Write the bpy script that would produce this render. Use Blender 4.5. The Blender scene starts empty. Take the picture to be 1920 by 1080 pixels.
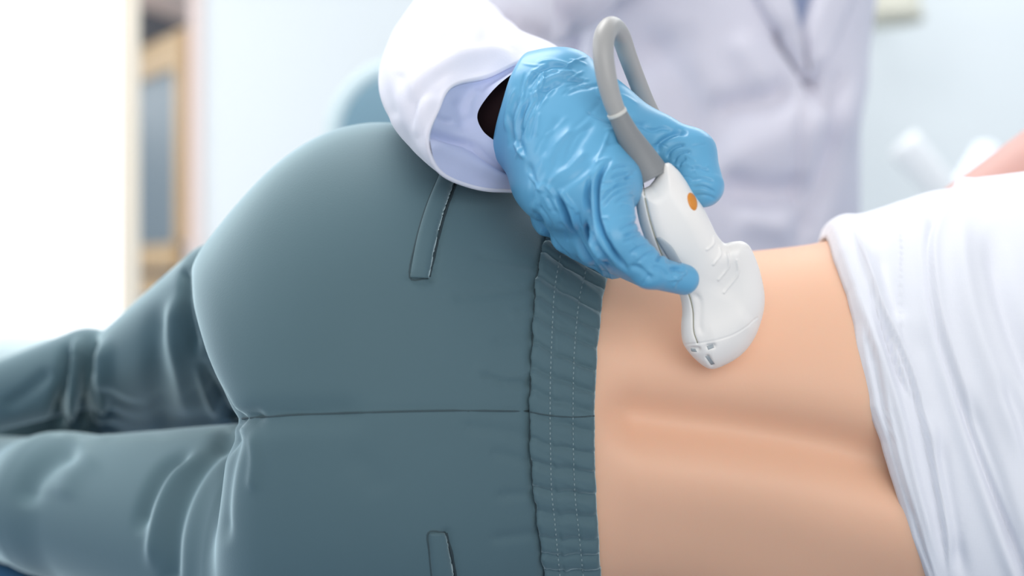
import bpy, math
import numpy as np
from mathutils import Vector
from mathutils.bvhtree import BVHTree

sc = bpy.context.scene
COL = sc.collection

# ------------------------------------------------------------------ camera, world, light
CAMD, CZ, K0 = 0.8, 1.02, 0.0003          # focus distance, camera height, metres per pixel at the focus plane
cam = bpy.data.cameras.new('camera')
cam.lens = 50.0; cam.sensor_width = 36.0
cam.clip_start = 0.05; cam.clip_end = 50
cam.dof.use_dof = True; cam.dof.focus_distance = 0.79; cam.dof.aperture_fstop = 3.0
cam_o = bpy.data.objects.new('camera', cam); COL.objects.link(cam_o)
cam_o.location = (0, -CAMD, CZ); cam_o.rotation_euler = (math.pi / 2, 0, 0)
sc.camera = cam_o

world = bpy.data.worlds.new('world'); sc.world = world; world.use_nodes = True
bg = world.node_tree.nodes['Background']
bg.inputs[0].default_value = (0.86, 0.93, 1.0, 1); bg.inputs[1].default_value = 0.54

def area(name, loc, target, size, power, color=(1, 1, 1), size_y=None):
    l = bpy.data.lights.new(name, 'AREA'); l.energy = power; l.color = color
    l.shape = 'RECTANGLE'; l.size = size; l.size_y = size_y or size
    o = bpy.data.objects.new(name, l); COL.objects.link(o); o.location = loc
    d = Vector(target) - Vector(loc); o.rotation_euler = d.to_track_quat('-Z', 'Y').to_euler()
    return o
area('ceiling_lamp_over_couch', (-0.3, 0.35, 2.2), (0.0, 0.15, 0.9), 1.0, 12, (1, 0.99, 0.97), 0.6)
area('window_daylight', (-1.5, 2.3, 2.1), (-0.1, 0.2, 1.0), 1.2, 18, (0.95, 0.98, 1.0), 1.4)
area('side_fill', (-2.0, 0.1, 1.8), (0.0, 0.1, 0.95), 1.2, 13, (0.95, 0.98, 1.0), 1.2)  # added fill from the left that lifts the legs; no window stands here
area('front_fill', (0.5, -2.3, 1.6), (0.1, 0.0, 1.0), 2.2, 27, (1, 0.98, 0.96), 1.4)  # added soft fill from behind the camera, not a ceiling fitting
area('back_wall_fill', (0.9, 1.4, 2.5), (0.9, 1.86, 1.1), 1.2, 17, (0.96, 0.99, 1.0), 0.8)  # unseen light added to brighten the back wall

vs = sc.view_settings
sc.display_settings.display_device = 'sRGB'
vs.view_transform = 'Standard'; vs.look = 'None'; vs.gamma = 1.0; vs.use_curve_mapping = False
vs.exposure = 0.10

# ------------------------------------------------------------------ helpers
def kk(y): return K0 * (CAMD + y) / CAMD
def W(px, py, y):
    k = kk(y); return np.array([(px - 960) * k, y, CZ + (540 - py) * k])
def proj(P):
    k = K0 * (CAMD + P[..., 1]) / CAMD
    return 960 + P[..., 0] / k, 540 - (P[..., 2] - CZ) / k

def srgb(r, g, b):
    def f(c):
        c /= 255.0
        return c / 12.92 if c <= 0.04045 else ((c + 0.055) / 1.055) ** 2.4
    return (f(r), f(g), f(b), 1)

def mat(name, col, rough=0.6, bump=0.0, bscale=200, bdist=0.001, sheen=0.0, sss=0.0, metal=0.0, noise=0.0, nscale=8, coat=0.0,
        emit=None, estr=1.0, weave=0.0, stretch=None, spec=0.5, trans=0.0, sheen_rough=0.4, sheen_tint=None):
    m = bpy.data.materials.new(name); m.use_nodes = True
    nt = m.node_tree; b = nt.nodes['Principled BSDF']
    b.inputs['Base Color'].default_value = col
    b.inputs['Roughness'].default_value = rough
    b.inputs['Metallic'].default_value = metal
    b.inputs['Specular IOR Level'].default_value = spec
    b.inputs['Coat Weight'].default_value = coat
    b.inputs['Sheen Weight'].default_value = sheen
    b.inputs['Sheen Roughness'].default_value = sheen_rough
    if sheen_tint: b.inputs['Sheen Tint'].default_value = sheen_tint
    b.inputs['Transmission Weight'].default_value = trans
    if sss:
        b.inputs['Subsurface Weight'].default_value = sss
        b.inputs['Subsurface Radius'].default_value = (0.012, 0.005, 0.003)
        b.inputs['Subsurface Scale'].default_value = 1.0
    if emit:
        b.inputs['Emission Color'].default_value = emit; b.inputs['Emission Strength'].default_value = estr
    tc = nt.nodes.new('ShaderNodeTexCoord')
    src = tc.outputs['Object']
    if stretch:
        mp = nt.nodes.new('ShaderNodeMapping'); mp.inputs['Scale'].default_value = stretch
        nt.links.new(src, mp.inputs['Vector']); src = mp.outputs['Vector']
    if noise:
        n = nt.nodes.new('ShaderNodeTexNoise'); n.inputs['Scale'].default_value = nscale; n.inputs['Detail'].default_value = 4
        nt.links.new(src, n.inputs['Vector'])
        mx = nt.nodes.new('ShaderNodeMix'); mx.data_type = 'RGBA'; mx.blend_type = 'MIX'
        a = tuple(c * (1 - noise) for c in col[:3]) + (1,); c2 = tuple(min(1, c * (1 + noise)) for c in col[:3]) + (1,)
        mx.inputs[6].default_value = a; mx.inputs[7].default_value = c2
        nt.links.new(n.outputs['Fac'], mx.inputs[0]); nt.links.new(mx.outputs[2], b.inputs['Base Color'])
    last = None
    if bump:
        n2 = nt.nodes.new('ShaderNodeTexNoise'); n2.inputs['Scale'].default_value = bscale; n2.inputs['Detail'].default_value = 3
        nt.links.new(src, n2.inputs['Vector'])
        bp = nt.nodes.new('ShaderNodeBump'); bp.inputs['Strength'].default_value = bump; bp.inputs['Distance'].default_value = bdist
        nt.links.new(n2.outputs['Fac'], bp.inputs['Height']); last = bp
    if weave:
        for ax in ('X', 'Z'):
            wv = nt.nodes.new('ShaderNodeTexWave'); wv.bands_direction = ax; wv.inputs['Scale'].default_value = weave
            wv.inputs['Distortion'].default_value = 1.2; wv.inputs['Detail'].default_value = 1
            nt.links.new(tc.outputs['Object'], wv.inputs['Vector'])
            bp = nt.nodes.new('ShaderNodeBump'); bp.inputs['Strength'].default_value = 0.10; bp.inputs['Distance'].default_value = 0.0003
            nt.links.new(wv.outputs['Fac'], bp.inputs['Height'])
            if last: nt.links.new(last.outputs['Normal'], bp.inputs['Normal'])
            last = bp
    if last: nt.links.new(last.outputs['Normal'], b.inputs['Normal'])
    return m

M = dict(
    pants=mat('teal_grey_trouser_twill', srgb(79, 104, 112), 0.72, bump=0.15, bscale=900, bdist=0.0004, sheen=1.0, sheen_rough=0.4, sheen_tint=(0.75, 0.95, 1, 1), noise=0.04, nscale=14, spec=0.35),
    seam=mat('teal_grey_seam_thread', srgb(60, 78, 84), 0.8),
    stitch=mat('pale_teal_stitch_thread', srgb(125, 145, 150), 0.8),
    gap=mat('dark_teal_pocket_lining', srgb(45, 60, 66), 0.9),
    skin=mat('light_tan_skin', srgb(233, 185, 155), 0.5, bump=0.12, bscale=700, bdist=0.0003, sss=0.25, noise=0.05, nscale=9, spec=0.35),
    arm=mat('pink_skin', srgb(208, 160, 150), 0.55, sss=0.2),
    shirt=mat('white_cotton_jersey', srgb(230, 231, 238), 0.85, weave=420, sheen=0.15),
    coat=mat('white_coat_cotton', srgb(226, 225, 236), 0.85, bump=0.2, bscale=600, bdist=0.0003, sheen=0.1),
    lining=mat('shade_tinted_cuff_lining', srgb(190, 196, 224), 0.85, bump=0.2, bscale=600, bdist=0.0003),  # coat cloth with the shade inside the cuff put into its colour
    tie=mat('grey_blue_shirt', srgb(140, 152, 182), 0.8),
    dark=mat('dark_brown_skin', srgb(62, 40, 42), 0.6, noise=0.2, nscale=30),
    glove=mat('blue_nitrile', srgb(100, 168, 206), 0.36, bump=0.12, bscale=120, bdist=0.0005, noise=0.03, nscale=20, stretch=(1, 1, 0.55), spec=0.45, sss=0.0),
    white=mat('white_probe_plastic', srgb(245, 240, 235), 0.38, spec=0.5, bump=0.05, bscale=1500, bdist=0.0002),
    cream=mat('cream_nose_plastic', srgb(236, 233, 224), 0.35),
    line=mat('parting_line_grey', srgb(150, 145, 120), 0.6),
    recess=mat('recess_grey_plastic', srgb(165, 172, 176), 0.5),
    inset=mat('grey_inset_plastic', srgb(178, 186, 192), 0.4),
    orange=mat('orange_button_plastic', srgb(222, 140, 48), 0.4),
    grey=mat('grey_rubber', srgb(136, 137, 138), 0.48, bump=0.06, bscale=900, bdist=0.0002),
    cable=mat('warm_grey_cable_rubber', srgb(168, 166, 164), 0.4),
    ring=mat('pale_ring_plastic', srgb(215, 212, 205), 0.4),
    wall=mat('pale_wall_paint', srgb(215, 221, 224), 0.9, noise=0.02, nscale=2),
    wallw=mat('white_wall_paint', srgb(236, 239, 247), 0.9, noise=0.015, nscale=2),
    floor=mat('pale_vinyl_floor', srgb(196, 202, 206), 0.4, noise=0.05, nscale=4),
    wood=mat('light_oak_wood', srgb(182, 154, 116), 0.5, noise=0.15, nscale=6, stretch=(8, 8, 1)),
    glass=mat('blue_grey_glass', srgb(98, 114, 124), 0.5, spec=0.6),
    darkgrey=mat('dark_grey_laminate', srgb(105, 108, 118), 0.6, noise=0.06),
    pink=mat('pale_pink_beige_paint', srgb(222, 205, 200), 0.8),
    blind=mat('backlit_white_blind', srgb(250, 250, 250), 0.9, emit=(1, 0.99, 0.985, 1), estr=0.72),
    creamp=mat('cream_painted_wood', srgb(246, 232, 212), 0.6),
    teal=mat('pale_teal_vinyl', srgb(112, 146, 162), 0.5, noise=0.03),
    tealp=mat('very_pale_teal_vinyl', srgb(196, 214, 218), 0.5),
    couch=mat('blue_couch_vinyl', srgb(58, 108, 150), 0.45, noise=0.04),
    metal=mat('white_enamel_metal', srgb(236, 238, 240), 0.35),
    beige=mat('beige_lamp_shade', srgb(202, 200, 186), 0.8),
)

def link_mesh(name, verts, faces, m, parent=None, smooth=True, label=None, kind=None):
    me = bpy.data.meshes.new(name)
    verts = np.asarray(verts, dtype=np.float64)
    if isinstance(faces, np.ndarray):
        n = len(faces); kf = faces.shape[1]
        me.vertices.add(len(verts)); me.vertices.foreach_set('co', verts.ravel().astype(np.float32))
        me.loops.add(n * kf); me.loops.foreach_set('vertex_index', faces.ravel().astype(np.int32))
        me.polygons.add(n); me.polygons.foreach_set('loop_start', (np.arange(n) * kf).astype(np.int32))
        me.polygons.foreach_set('loop_total', np.full(n, kf, np.int32))
        me.update(calc_edges=True); me.validate()
    else:
        me.from_pydata([tuple(v) for v in verts], [], faces)
    me.materials.append(m)
    if smooth: me.polygons.foreach_set('use_smooth', np.ones(len(me.polygons), bool))
    me.update()
    o = bpy.data.objects.new(name, me); COL.objects.link(o)
    if parent: o.parent = parent
    if label: o['label'] = label
    if kind: o['kind'] = kind
    return o

def empty(name, label, cat, group=None):
    o = bpy.data.objects.new(name, None); COL.objects.link(o)
    o['label'] = label; o['category'] = cat; o.empty_display_size = 0.05
    if group: o['group'] = group
    return o
def tag(o, label, cat): o['label'] = label; o['category'] = cat; return o
def subsurf(o, n=1):
    s = o.modifiers.new('smooth', 'SUBSURF'); s.levels = n; s.render_levels = n
def bevel(o, w, n=3):
    b = o.modifiers.new('bevel', 'BEVEL'); b.width = w; b.segments = n; b.limit_method = 'ANGLE'

def box(name, lo, hi, m, parent=None, bw=0.0, label=None, kind=None, rot=None, origin=None, smooth=False):
    x0, y0, z0 = lo; x1, y1, z1 = hi
    v = [(x0, y0, z0), (x1, y0, z0), (x1, y1, z0), (x0, y1, z0), (x0, y0, z1), (x1, y0, z1), (x1, y1, z1), (x0, y1, z1)]
    f = [(0, 3, 2, 1), (4, 5, 6, 7), (0, 1, 5, 4), (1, 2, 6, 5), (2, 3, 7, 6), (3, 0, 4, 7)]
    o = link_mesh(name, v, f, m, parent, smooth, label, kind)
    if bw: bevel(o, bw)
    if rot is not None: o.rotation_euler = rot
    if origin is not None: o.location = origin
    return o

def catmull(P, n=8):
    P = np.asarray(P, float); out = []
    Q = np.vstack([2 * P[0] - P[1], P, 2 * P[-1] - P[-2]])
    for i in range(1, len(Q) - 2):
        for t in np.linspace(0, 1, n, endpoint=False):
            a, b, c, d = Q[i - 1], Q[i], Q[i + 1], Q[i + 2]
            out.append(0.5 * (2 * b + (c - a) * t + (2 * a - 5 * b + 4 * c - d) * t * t + (3 * b - a - 3 * c + d) * t ** 3))
    out.append(P[-1]); return np.array(out)

def tube(name, pts, radii, m, parent=None, seg=20, smooth_n=6, caps=True, label=None, flat=1.0):
    D = catmull(np.column_stack([np.array(pts, float), np.array(radii, float)]), smooth_n)
    C, R = D[:, :3], D[:, 3]
    T = np.gradient(C, axis=0); T /= np.linalg.norm(T, axis=1)[:, None]
    up = np.array([0, 1, 0.0]) if abs(T[0][1]) < 0.9 else np.array([1.0, 0, 0])
    V = []; n_ = up
    for i in range(len(C)):
        n_ = n_ - T[i] * np.dot(n_, T[i]); n_ /= np.linalg.norm(n_); b_ = np.cross(T[i], n_)
        for j in range(seg):
            a = 2 * math.pi * j / seg
            V.append(C[i] + R[i] * (flat * math.cos(a) * n_ + math.sin(a) * b_))
    F = []
    for i in range(len(C) - 1):
        for j in range(seg):
            j2 = (j + 1) % seg
            F.append((i * seg + j, i * seg + j2, (i + 1) * seg + j2, (i + 1) * seg + j))
    if caps:
        F.append(tuple(range(seg - 1, -1, -1))); F.append(tuple((len(C) - 1) * seg + j for j in range(seg)))
    return link_mesh(name, V, F, m, parent, True, label)

# ---- surface nets
def surface_nets(f, lo, hi, h):
    lo = np.array(lo, float); n = np.ceil((np.array(hi) - lo) / h).astype(int) + 1
    xs = (lo[0] + h * np.arange(n[0])).astype(np.float32); ys = (lo[1] + h * np.arange(n[1])).astype(np.float32); zs = (lo[2] + h * np.arange(n[2])).astype(np.float32)
    F = np.empty(tuple(n), np.float32)
    st = 24
    for i in range(0, n[0], st):
        X, Y, Z = np.meshgrid(xs[i:i + st], ys, zs, indexing='ij')
        F[i:i + st] = f(np.stack([X, Y, Z], -1))
    F[0] = F[-1] = np.maximum(F[0], h); F[-1] = np.maximum(F[-1], h)
    F[:, 0] = np.maximum(F[:, 0], h); F[:, -1] = np.maximum(F[:, -1], h); F[:, :, 0] = np.maximum(F[:, :, 0], h); F[:, :, -1] = np.maximum(F[:, :, -1], h)
    ins = F < 0
    c = [ins[dx:n[0] - 1 + dx, dy:n[1] - 1 + dy, dz:n[2] - 1 + dz] for dx in (0, 1) for dy in (0, 1) for dz in (0, 1)]
    s = sum(a.astype(np.int8) for a in c)
    act = (s > 0) & (s < 8)
    I = np.argwhere(act); vid = np.full(act.shape, -1, np.int64); vid[act] = np.arange(len(I))
    acc = np.zeros((len(I), 3)); cnt = np.zeros(len(I))
    corners = [(dx, dy, dz) for dx in (0, 1) for dy in (0, 1) for dz in (0, 1)]
    for a in corners:
        for ax in range(3):
            if a[ax] == 0:
                b = list(a); b[ax] = 1
                fa = F[I[:, 0] + a[0], I[:, 1] + a[1], I[:, 2] + a[2]]; fb = F[I[:, 0] + b[0], I[:, 1] + b[1], I[:, 2] + b[2]]
                cr = (fa < 0) != (fb < 0)
                t = np.where(cr, fa / np.where(cr, fa - fb, 1), 0)
                p = np.tile(np.array(a, float), (len(I), 1)); p[:, ax] += t
                acc[cr] += p[cr]; cnt[cr] += 1
    V = lo + h * (I + acc / cnt[:, None])
    quads = []
    for ax in range(3):
        sl0 = [slice(None)] * 3; sl1 = [slice(None)] * 3; sl0[ax] = slice(0, -1); sl1[ax] = slice(1, None)
        A, B = ins[tuple(sl0)], ins[tuple(sl1)]
        o1, o2 = (ax + 1) % 3, (ax + 2) % 3
        E = np.argwhere(A != B)
        E = E[(E[:, o1] > 0) & (E[:, o2] > 0) & (E[:, o1] < n[o1] - 1) & (E[:, o2] < n[o2] - 1)]
        inside = A[E[:, 0], E[:, 1], E[:, 2]]
        def g(d1, d2):
            e = E.copy(); e[:, o1] -= d1; e[:, o2] -= d2
            return vid[e[:, 0], e[:, 1], e[:, 2]]
        q = np.stack([g(1, 1), g(0, 1), g(0, 0), g(1, 0)], 1)
        q[~inside] = q[~inside][:, ::-1]
        quads.append(q)
    Q = np.vstack(quads); Q = Q[(Q >= 0).all(1)]
    return V, Q

def grad(f, P, e=0.0012):
    G = np.empty_like(P)
    for i in range(3):
        d = np.zeros(3); d[i] = e
        G[:, i] = (f(P + d) - f(P - d)) / (2 * e)
    return G
def project(f, V, it=2):
    for _ in range(it):
        G = grad(f, V); g2 = np.maximum((G ** 2).sum(1), 0.05)
        st = np.clip(f(V) / g2, -0.002, 0.002)
        V = V - G * st[:, None]
    G = grad(f, V); N = G / np.maximum(np.linalg.norm(G, axis=1), 1e-6)[:, None]
    return V, N
def relax(V, Q, it=2, lam=0.5):
    for _ in range(it):
        S = np.zeros_like(V); c = np.zeros(len(V))
        for i in range(4):
            a, b = Q[:, i], Q[:, (i + 1) % 4]
            for k in range(3):
                S[:, k] += np.bincount(a, V[b, k], len(V)) + np.bincount(b, V[a, k], len(V))
            c += np.bincount(a, minlength=len(V)) + np.bincount(b, minlength=len(V))
        V = V + lam * (S / np.maximum(c, 1)[:, None] - V)
    return V

def subdiv(V, Q):
    n = len(V); E = np.sort(np.stack([Q, np.roll(Q, -1, 1)], -1).reshape(-1, 2), 1)
    key = E[:, 0] * n + E[:, 1]; uq, inv = np.unique(key, return_inverse=True); inv = inv.reshape(-1, 4)
    mid = (V[uq // n] + V[uq % n]) / 2; fc = V[Q].mean(1)
    e = inv + n; c = (n + len(uq) + np.arange(len(Q)))
    out = [np.stack([Q[:, i], e[:, i], c, e[:, (i + 3) % 4]], 1) for i in range(4)]
    return np.vstack([V, mid, fc]), np.vstack(out)
def smin(a, b, k):
    h = np.clip(0.5 + 0.5 * (b - a) / k, 0, 1)
    return b * (1 - h) + a * h - k * h * (1 - h)
def smax(a, b, k): return -smin(-a, -b, k)
def cap(P, a, b, ra, rb, sq=(1, 1, 1)):
    sq = np.array(sq, np.float32); a = np.asarray(a) * sq; b = np.asarray(b) * sq; p = P * sq
    ba = b - a; t = np.clip(((p - a) @ ba) / (ba @ ba), 0, 1)
    q = p - a - t[..., None] * ba
    return np.sqrt((q ** 2).sum(-1)) - (ra + (rb - ra) * t)
def ell(P, c, r):
    q = (P - np.asarray(c)) / np.asarray(r); l = np.sqrt((q ** 2).sum(-1)) + 1e-9
    return (l - 1) * min(r) if False else np.sqrt(((P - np.asarray(c)) ** 2).sum(-1)) * (1 - 1 / l)

def poly_d(px, py, pts):
    """distance to a smoothed polyline, its side and the position along it (0..1)"""
    L = catmull(pts, 5); seg = np.linalg.norm(np.diff(L, axis=0), axis=1); cum = np.concatenate([[0], np.cumsum(seg)])
    bd = np.full(px.shape, 1e9); bs = np.zeros(px.shape); bt = np.zeros(px.shape)
    for i in range(len(L) - 1):
        a, b = L[i], L[i + 1]; dx, dy = b - a; l2 = dx * dx + dy * dy + 1e-9
        t = np.clip(((px - a[0]) * dx + (py - a[1]) * dy) / l2, 0, 1)
        ex, ey = px - a[0] - t * dx, py - a[1] - t * dy
        d = np.hypot(ex, ey); m = d < bd
        bd = np.where(m, d, bd); bs = np.where(m, np.sign(dx * ey - dy * ex), bs); bt = np.where(m, (cum[i] + t * seg[i]) / cum[-1], bt)
    return bd, bs, bt
def feats(px, py, FL):
    """sum of creases: (points, width px, depth m, kind). v valley, r ridge, s step raised on its positive side"""
    D = np.zeros(px.shape)
    for pts, w, dep, kind in FL:
        P_ = np.array(pts, float); m = (px > P_[:, 0].min() - 4 * w) & (px < P_[:, 0].max() + 4 * w) & (py > P_[:, 1].min() - 4 * w) & (py < P_[:, 1].max() + 4 * w)
        if not m.any(): continue
        d, s, t = poly_d(px[m], py[m], pts)
        fade = np.clip(np.minimum(t, 1 - t) / 0.22, 0, 1); fade = fade * fade * (3 - 2 * fade)
        if kind == 'V' or kind == 'R' or kind == 'S': fade = 1.0
        g = np.exp(-(d / w) ** 2)
        if kind in 'vV': D[m] -= dep * g * fade
        elif kind in 'rR': D[m] += dep * g * fade
        else:
            sd = d * s
            D[m] += dep * fade * np.exp(-np.abs(sd) / (2.2 * w)) * np.tanh(sd / (0.35 * w)) * 0.7
    return D

def mesh_bvh(V, F):
    return BVHTree.FromPolygons([tuple(v) for v in V], [tuple(int(i) for i in q) for q in F])
ORG = Vector((0, -CAMD, CZ))
def hit(bvh, px, py, dy=0.3):
    d = Vector(W(px, py, 0.0)) - ORG; d.normalize()
    loc, n, i, dist = bvh.ray_cast(ORG, d)
    if loc is None:
        return Vector(W(px, py, dy)), Vector((0, -1, 0))
    if n.dot(d) > 0: n = -n
    return loc, n

def drape(name, bvh, A, B, off, thick, m, parent, nu=24, nv=6, label=None, round_=True, dy=0.3):
    """a strip of real thickness laid on a surface between two edge lines"""
    A = catmull(A, 6); B = catmull(B, 6)
    def res(L, n):
        s = np.concatenate([[0], np.cumsum(np.linalg.norm(np.diff(L, axis=0), axis=1))]); u = np.linspace(0, s[-1], n)
        return np.column_stack([np.interp(u, s, L[:, 0]), np.interp(u, s, L[:, 1])])
    A, B = res(A, nu), res(B, nu); top = []; bot = []
    for i in range(nu):
        for j in range(nv):
            v = j / (nv - 1); p = A[i] * (1 - v) + B[i] * v
            loc, n = hit(bvh, p[0], p[1], dy)
            e = 1.0
            if round_: e = 0.35 + 0.65 * math.sqrt(max(0, 1 - (2 * v - 1) ** 4))
            top.append(loc + n * (off + thick * e)); bot.append(loc + n * (off - 0.0015))
    N = nu * nv; F = []
    for i in range(nu - 1):
        for j in range(nv - 1):
            a, b, c, d = i * nv + j, i * nv + j + 1, (i + 1) * nv + j + 1, (i + 1) * nv + j
            F.append((a, b, c, d)); F.append((N + d, N + c, N + b, N + a))
    ring = [j for j in range(nv)] + [i * nv + nv - 1 for i in range(1, nu)] + [(nu - 1) * nv + j for j in range(nv - 2, -1, -1)] + [i * nv for i in range(nu - 2, 0, -1)]
    for a, b in zip(ring, ring[1:] + ring[:1]): F.append((b, a, N + a, N + b))
    return link_mesh(name, [tuple(v) for v in top + bot], F, m, parent, True, label)

def surf_line(name, bvh, pts, r, m, parent, off=0.0, label=None, dy=0.3, n=5):
    L = catmull(pts, n); P = [tuple(hit(bvh, a, b, dy)[0] + hit(bvh, a, b, dy)[1] * off) for a, b in L]
    return tube(name, P, [r] * len(P), m, parent, seg=8, smooth_n=1, label=label)

rng = np.random.default_rng(4)
def noise1(t, seed, f):
    r = np.random.default_rng(seed); o = 0
    for i in range(5):
        o = o + math.pow(0.6, i) * np.sin(t * f * (1.7 ** i) + r.uniform(0, 6.28))
    return o / 2

# ------------------------------------------------------------------ setting
box('floor', (-3.2, -2.2, -0.05), (3.2, 3.3, 0.0), M['floor'], kind='structure')
box('wall_back', (-0.58, 1.86, 0.0), (3.2, 1.98, 2.7), M['wall'], kind='structure')
box('wall_right', (3.1, -2.2, 0.0), (3.2, 1.86, 2.7), M['wallw'], kind='structure')
box('wall_far', (-3.2, 3.2, 0.0), (-0.54, 3.3, 2.7), M['wallw'], kind='structure')
box('trim_1', (-0.602, 1.845, 0.0), (-0.578, 1.995, 2.7), M['pink'], kind='structure', bw=0.008)
box('baseboard_back', (-0.575, 1.845, 0.0), (3.1, 1.86, 0.09), M['wallw'], kind='structure')

# window with a backlit blind on the left, nearer the camera
win = bpy.data.objects.new('window_1', None); COL.objects.link(win); win['kind'] = 'structure'
yw = 1.15; kx = kk(yw)
xe = (232 - 960) * kx
def wquad(name, x0, x1, z0, z1, y0, y1, m, bw=0.0):
    return box(name, (x0, y0, z0), (x1, y1, z1), m, win, bw)
wquad('window_blind', -2.2, xe - 0.004, 0.12, 2.3, yw, yw + 0.006, M['blind'])
wquad('window_frame', xe - 0.004, xe + 0.010, 0.0, 2.4, yw - 0.01, yw + 0.05, M['creamp'], 0.003)
wquad('window_sill', -2.2, xe + 0.0, 0.06, 0.12, yw - 0.08, yw + 0.06, M['wallw'], 0.004)
wquad('window_head', -2.2, xe + 0.01, 2.3, 2.42, yw - 0.02, yw + 0.06, M['wallw'], 0.004)

# oak cabinet with a glazed door, seen past the blind
cab = empty('oak_cabinet', 'light oak cabinet with a blue-grey glazed door, left of the white wall', 'cabinet')
yA = 1.9; xA = (352 - 960) * kk(yA); dxc, dyc = -0.196, 0.313; lc = math.hypot(dxc, dyc)
cab.location = (xA, yA, 0); cab.rotation_euler = (0, 0, math.atan2(dyc, dxc))   # local +x runs away to the left, local +y faces front side
def cz(py, s=0.0): return CZ + (540 - py) * kk(yA + s * dyc)
wd = 0.62
box('side_panel', (0.0, -0.20, 0.0), (0.012, -0.006, cz(50)), M['wood'], cab)
box('back_panel', (0.012, -0.30, 0.0), (wd, -0.29, cz(50)), M['darkgrey'], cab)
box('top_panel', (0.0, -0.30, cz(56)), (wd, -0.004, cz(46)), M['wood'], cab, 0.002)
box('base_panel', (0.012, -0.29, 0.0), (wd, -0.012, cz(560)), M['darkgrey'], cab)
dr = box('door', (0.0, -0.006, cz(455)), (0.034, 0.016, cz(60)), M['wood'], cab, 0.002)
box('door_rail', (0.034, -0.006, cz(122)), (wd, 0.016, cz(60)), M['wood'], dr, 0.002)
box('door_rail', (0.034, -0.006, cz(503)), (wd, 0.016, cz(455)), M['wood'], dr, 0.002)
box('door_glass', (0.034, 0.002, cz(455)), (wd, 0.006, cz(122)), M['glass'], dr)
box('drawer_front', (0.0, -0.006, cz(556)), (wd, 0.014, cz(518)), M['wood'], cab, 0.002)
box('shadow_gap_panel', (0.0, -0.012, cz(518)), (wd, -0.008, cz(503)), M['darkgrey'], cab)
gb = tag(box('storage_box', (-0.10, 0, 0), (0.5, 0.28, 0.10), M['darkgrey'], None, 0.003), 'dark grey box with pale pink lid standing on top of the oak cabinet', 'box')
gb.location = (-0.809, 2.197, cz(46)); gb.rotation_euler = (0, 0, math.radians(73))
box('lid', (-0.105, -0.004, 0.10), (0.505, 0.285, 0.19), M['pink'], gb, 0.003, label='pale pink lid')

# ------------------------------------------------------------------ examination couch
couch = empty('examination_couch', 'blue padded examination couch the patient lies on', 'couch')
TZ = 0.775
p = box('padded_top', (-1.15, -0.16, TZ - 0.07), (0.95, 0.50, TZ), M['couch'], couch, 0.022, smooth=True)
box('frame', (-1.1, -0.12, TZ - 0.12), (0.9, 0.42, TZ - 0.07), M['metal'], couch, 0.004)
for (lx, ly) in ((-1.05, -0.08), (-1.05, 0.38), (0.85, -0.08), (0.85, 0.38)):
    tube('leg', [(lx, ly, TZ - 0.12), (lx, ly, 0.35), (lx, ly, 0.0)], [0.02] * 3, M['metal'], couch, 14, 2)

# ------------------------------------------------------------------ patient torso sections
KR = kk(0.10)
#      px    py_top  y_front  z_centre z_bottom
SEC = np.array([
    [250, 640, 0.070, 0.950, 0.800],
    [330, 548, 0.045, 0.950, 0.790],
    [360, 506, 0.026, 0.950, 0.785],
    [420, 432, 0.000, 0.950, 0.783],
    [470, 374, -0.018, 0.950, 0.781],
    [530, 314, -0.033, 0.950, 0.780],
    [600, 266, -0.043, 0.950, 0.779],
    [680, 240, -0.048, 0.950, 0.779],
    [760, 240, -0.048, 0.950, 0.780],
    [840, 262, -0.043, 0.950, 0.783],
    [920, 304, -0.034, 0.949, 0.79],
    [1000, 354, -0.022, 0.949, 0.80],
    [1080, 404, -0.010, 0.948, 0.805],
    [1160, 443, -0.002, 0.945, 0.812],
    [1250, 463, 0.002, 0.942, 0.810],
    [1350, 469, 0.002, 0.938, 0.800],
    [1450, 462, -0.002, 0.934, 0.793],
    [1545, 448, -0.008, 0.931, 0.788],
    [1650, 408, -0.018, 0.928, 0.785],
    [1750, 374, -0.028, 0.926, 0.783],
    [1920, 342, -0.038, 0.924, 0.790],
    [2300, 325, -0.044, 0.922, 0.786]])
def csp(xk, yk):
    """smooth cubic (finite difference tangents) interpolator"""
    m = np.gradient(yk, xk)
    def f(x):
        x = np.clip(x, xk[0], xk[-1]); i = np.clip(np.searchsorted(xk, x) - 1, 0, len(xk) - 2)
        h = xk[i + 1] - xk[i]; t = (x - xk[i]) / h
        return ((2 * t ** 3 - 3 * t ** 2 + 1) * yk[i] + (t ** 3 - 2 * t ** 2 + t) * h * m[i] + (-2 * t ** 3 + 3 * t ** 2) * yk[i + 1] + (t ** 3 - t ** 2) * h * m[i + 1])
    return f
SX = (SEC[:, 0] - 960) * KR
f_zt = csp(SX, CZ + (540 - SEC[:, 1]) * KR); f_yf = csp(SX, SEC[:, 2]); f_zc = csp(SX, SEC[:, 3]); f_zb = csp(SX, SEC[:, 4])
YC = 0.10; PW = 2.25
def torso_f(P, off=0.0):
    x, y, z = P[..., 0], P[..., 1], P[..., 2]
    zc = f_zc(x); at = f_zt(x) - zc + off; ab = zc - f_zb(x) + off; bf = YC - f_yf(x) + off
    dz = z - zc; dy = y - YC
    a = np.where(dz > 0, at, ab); b = np.where(dy < 0, bf, 0.105 + off)
    r = (np.abs(dz / a) ** PW + np.abs(dy / b) ** PW) ** (1 / PW) + 1e-6
    l = np.sqrt(dz * dz + dy * dy)
    return l * (1 - 1 / r)
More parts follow.
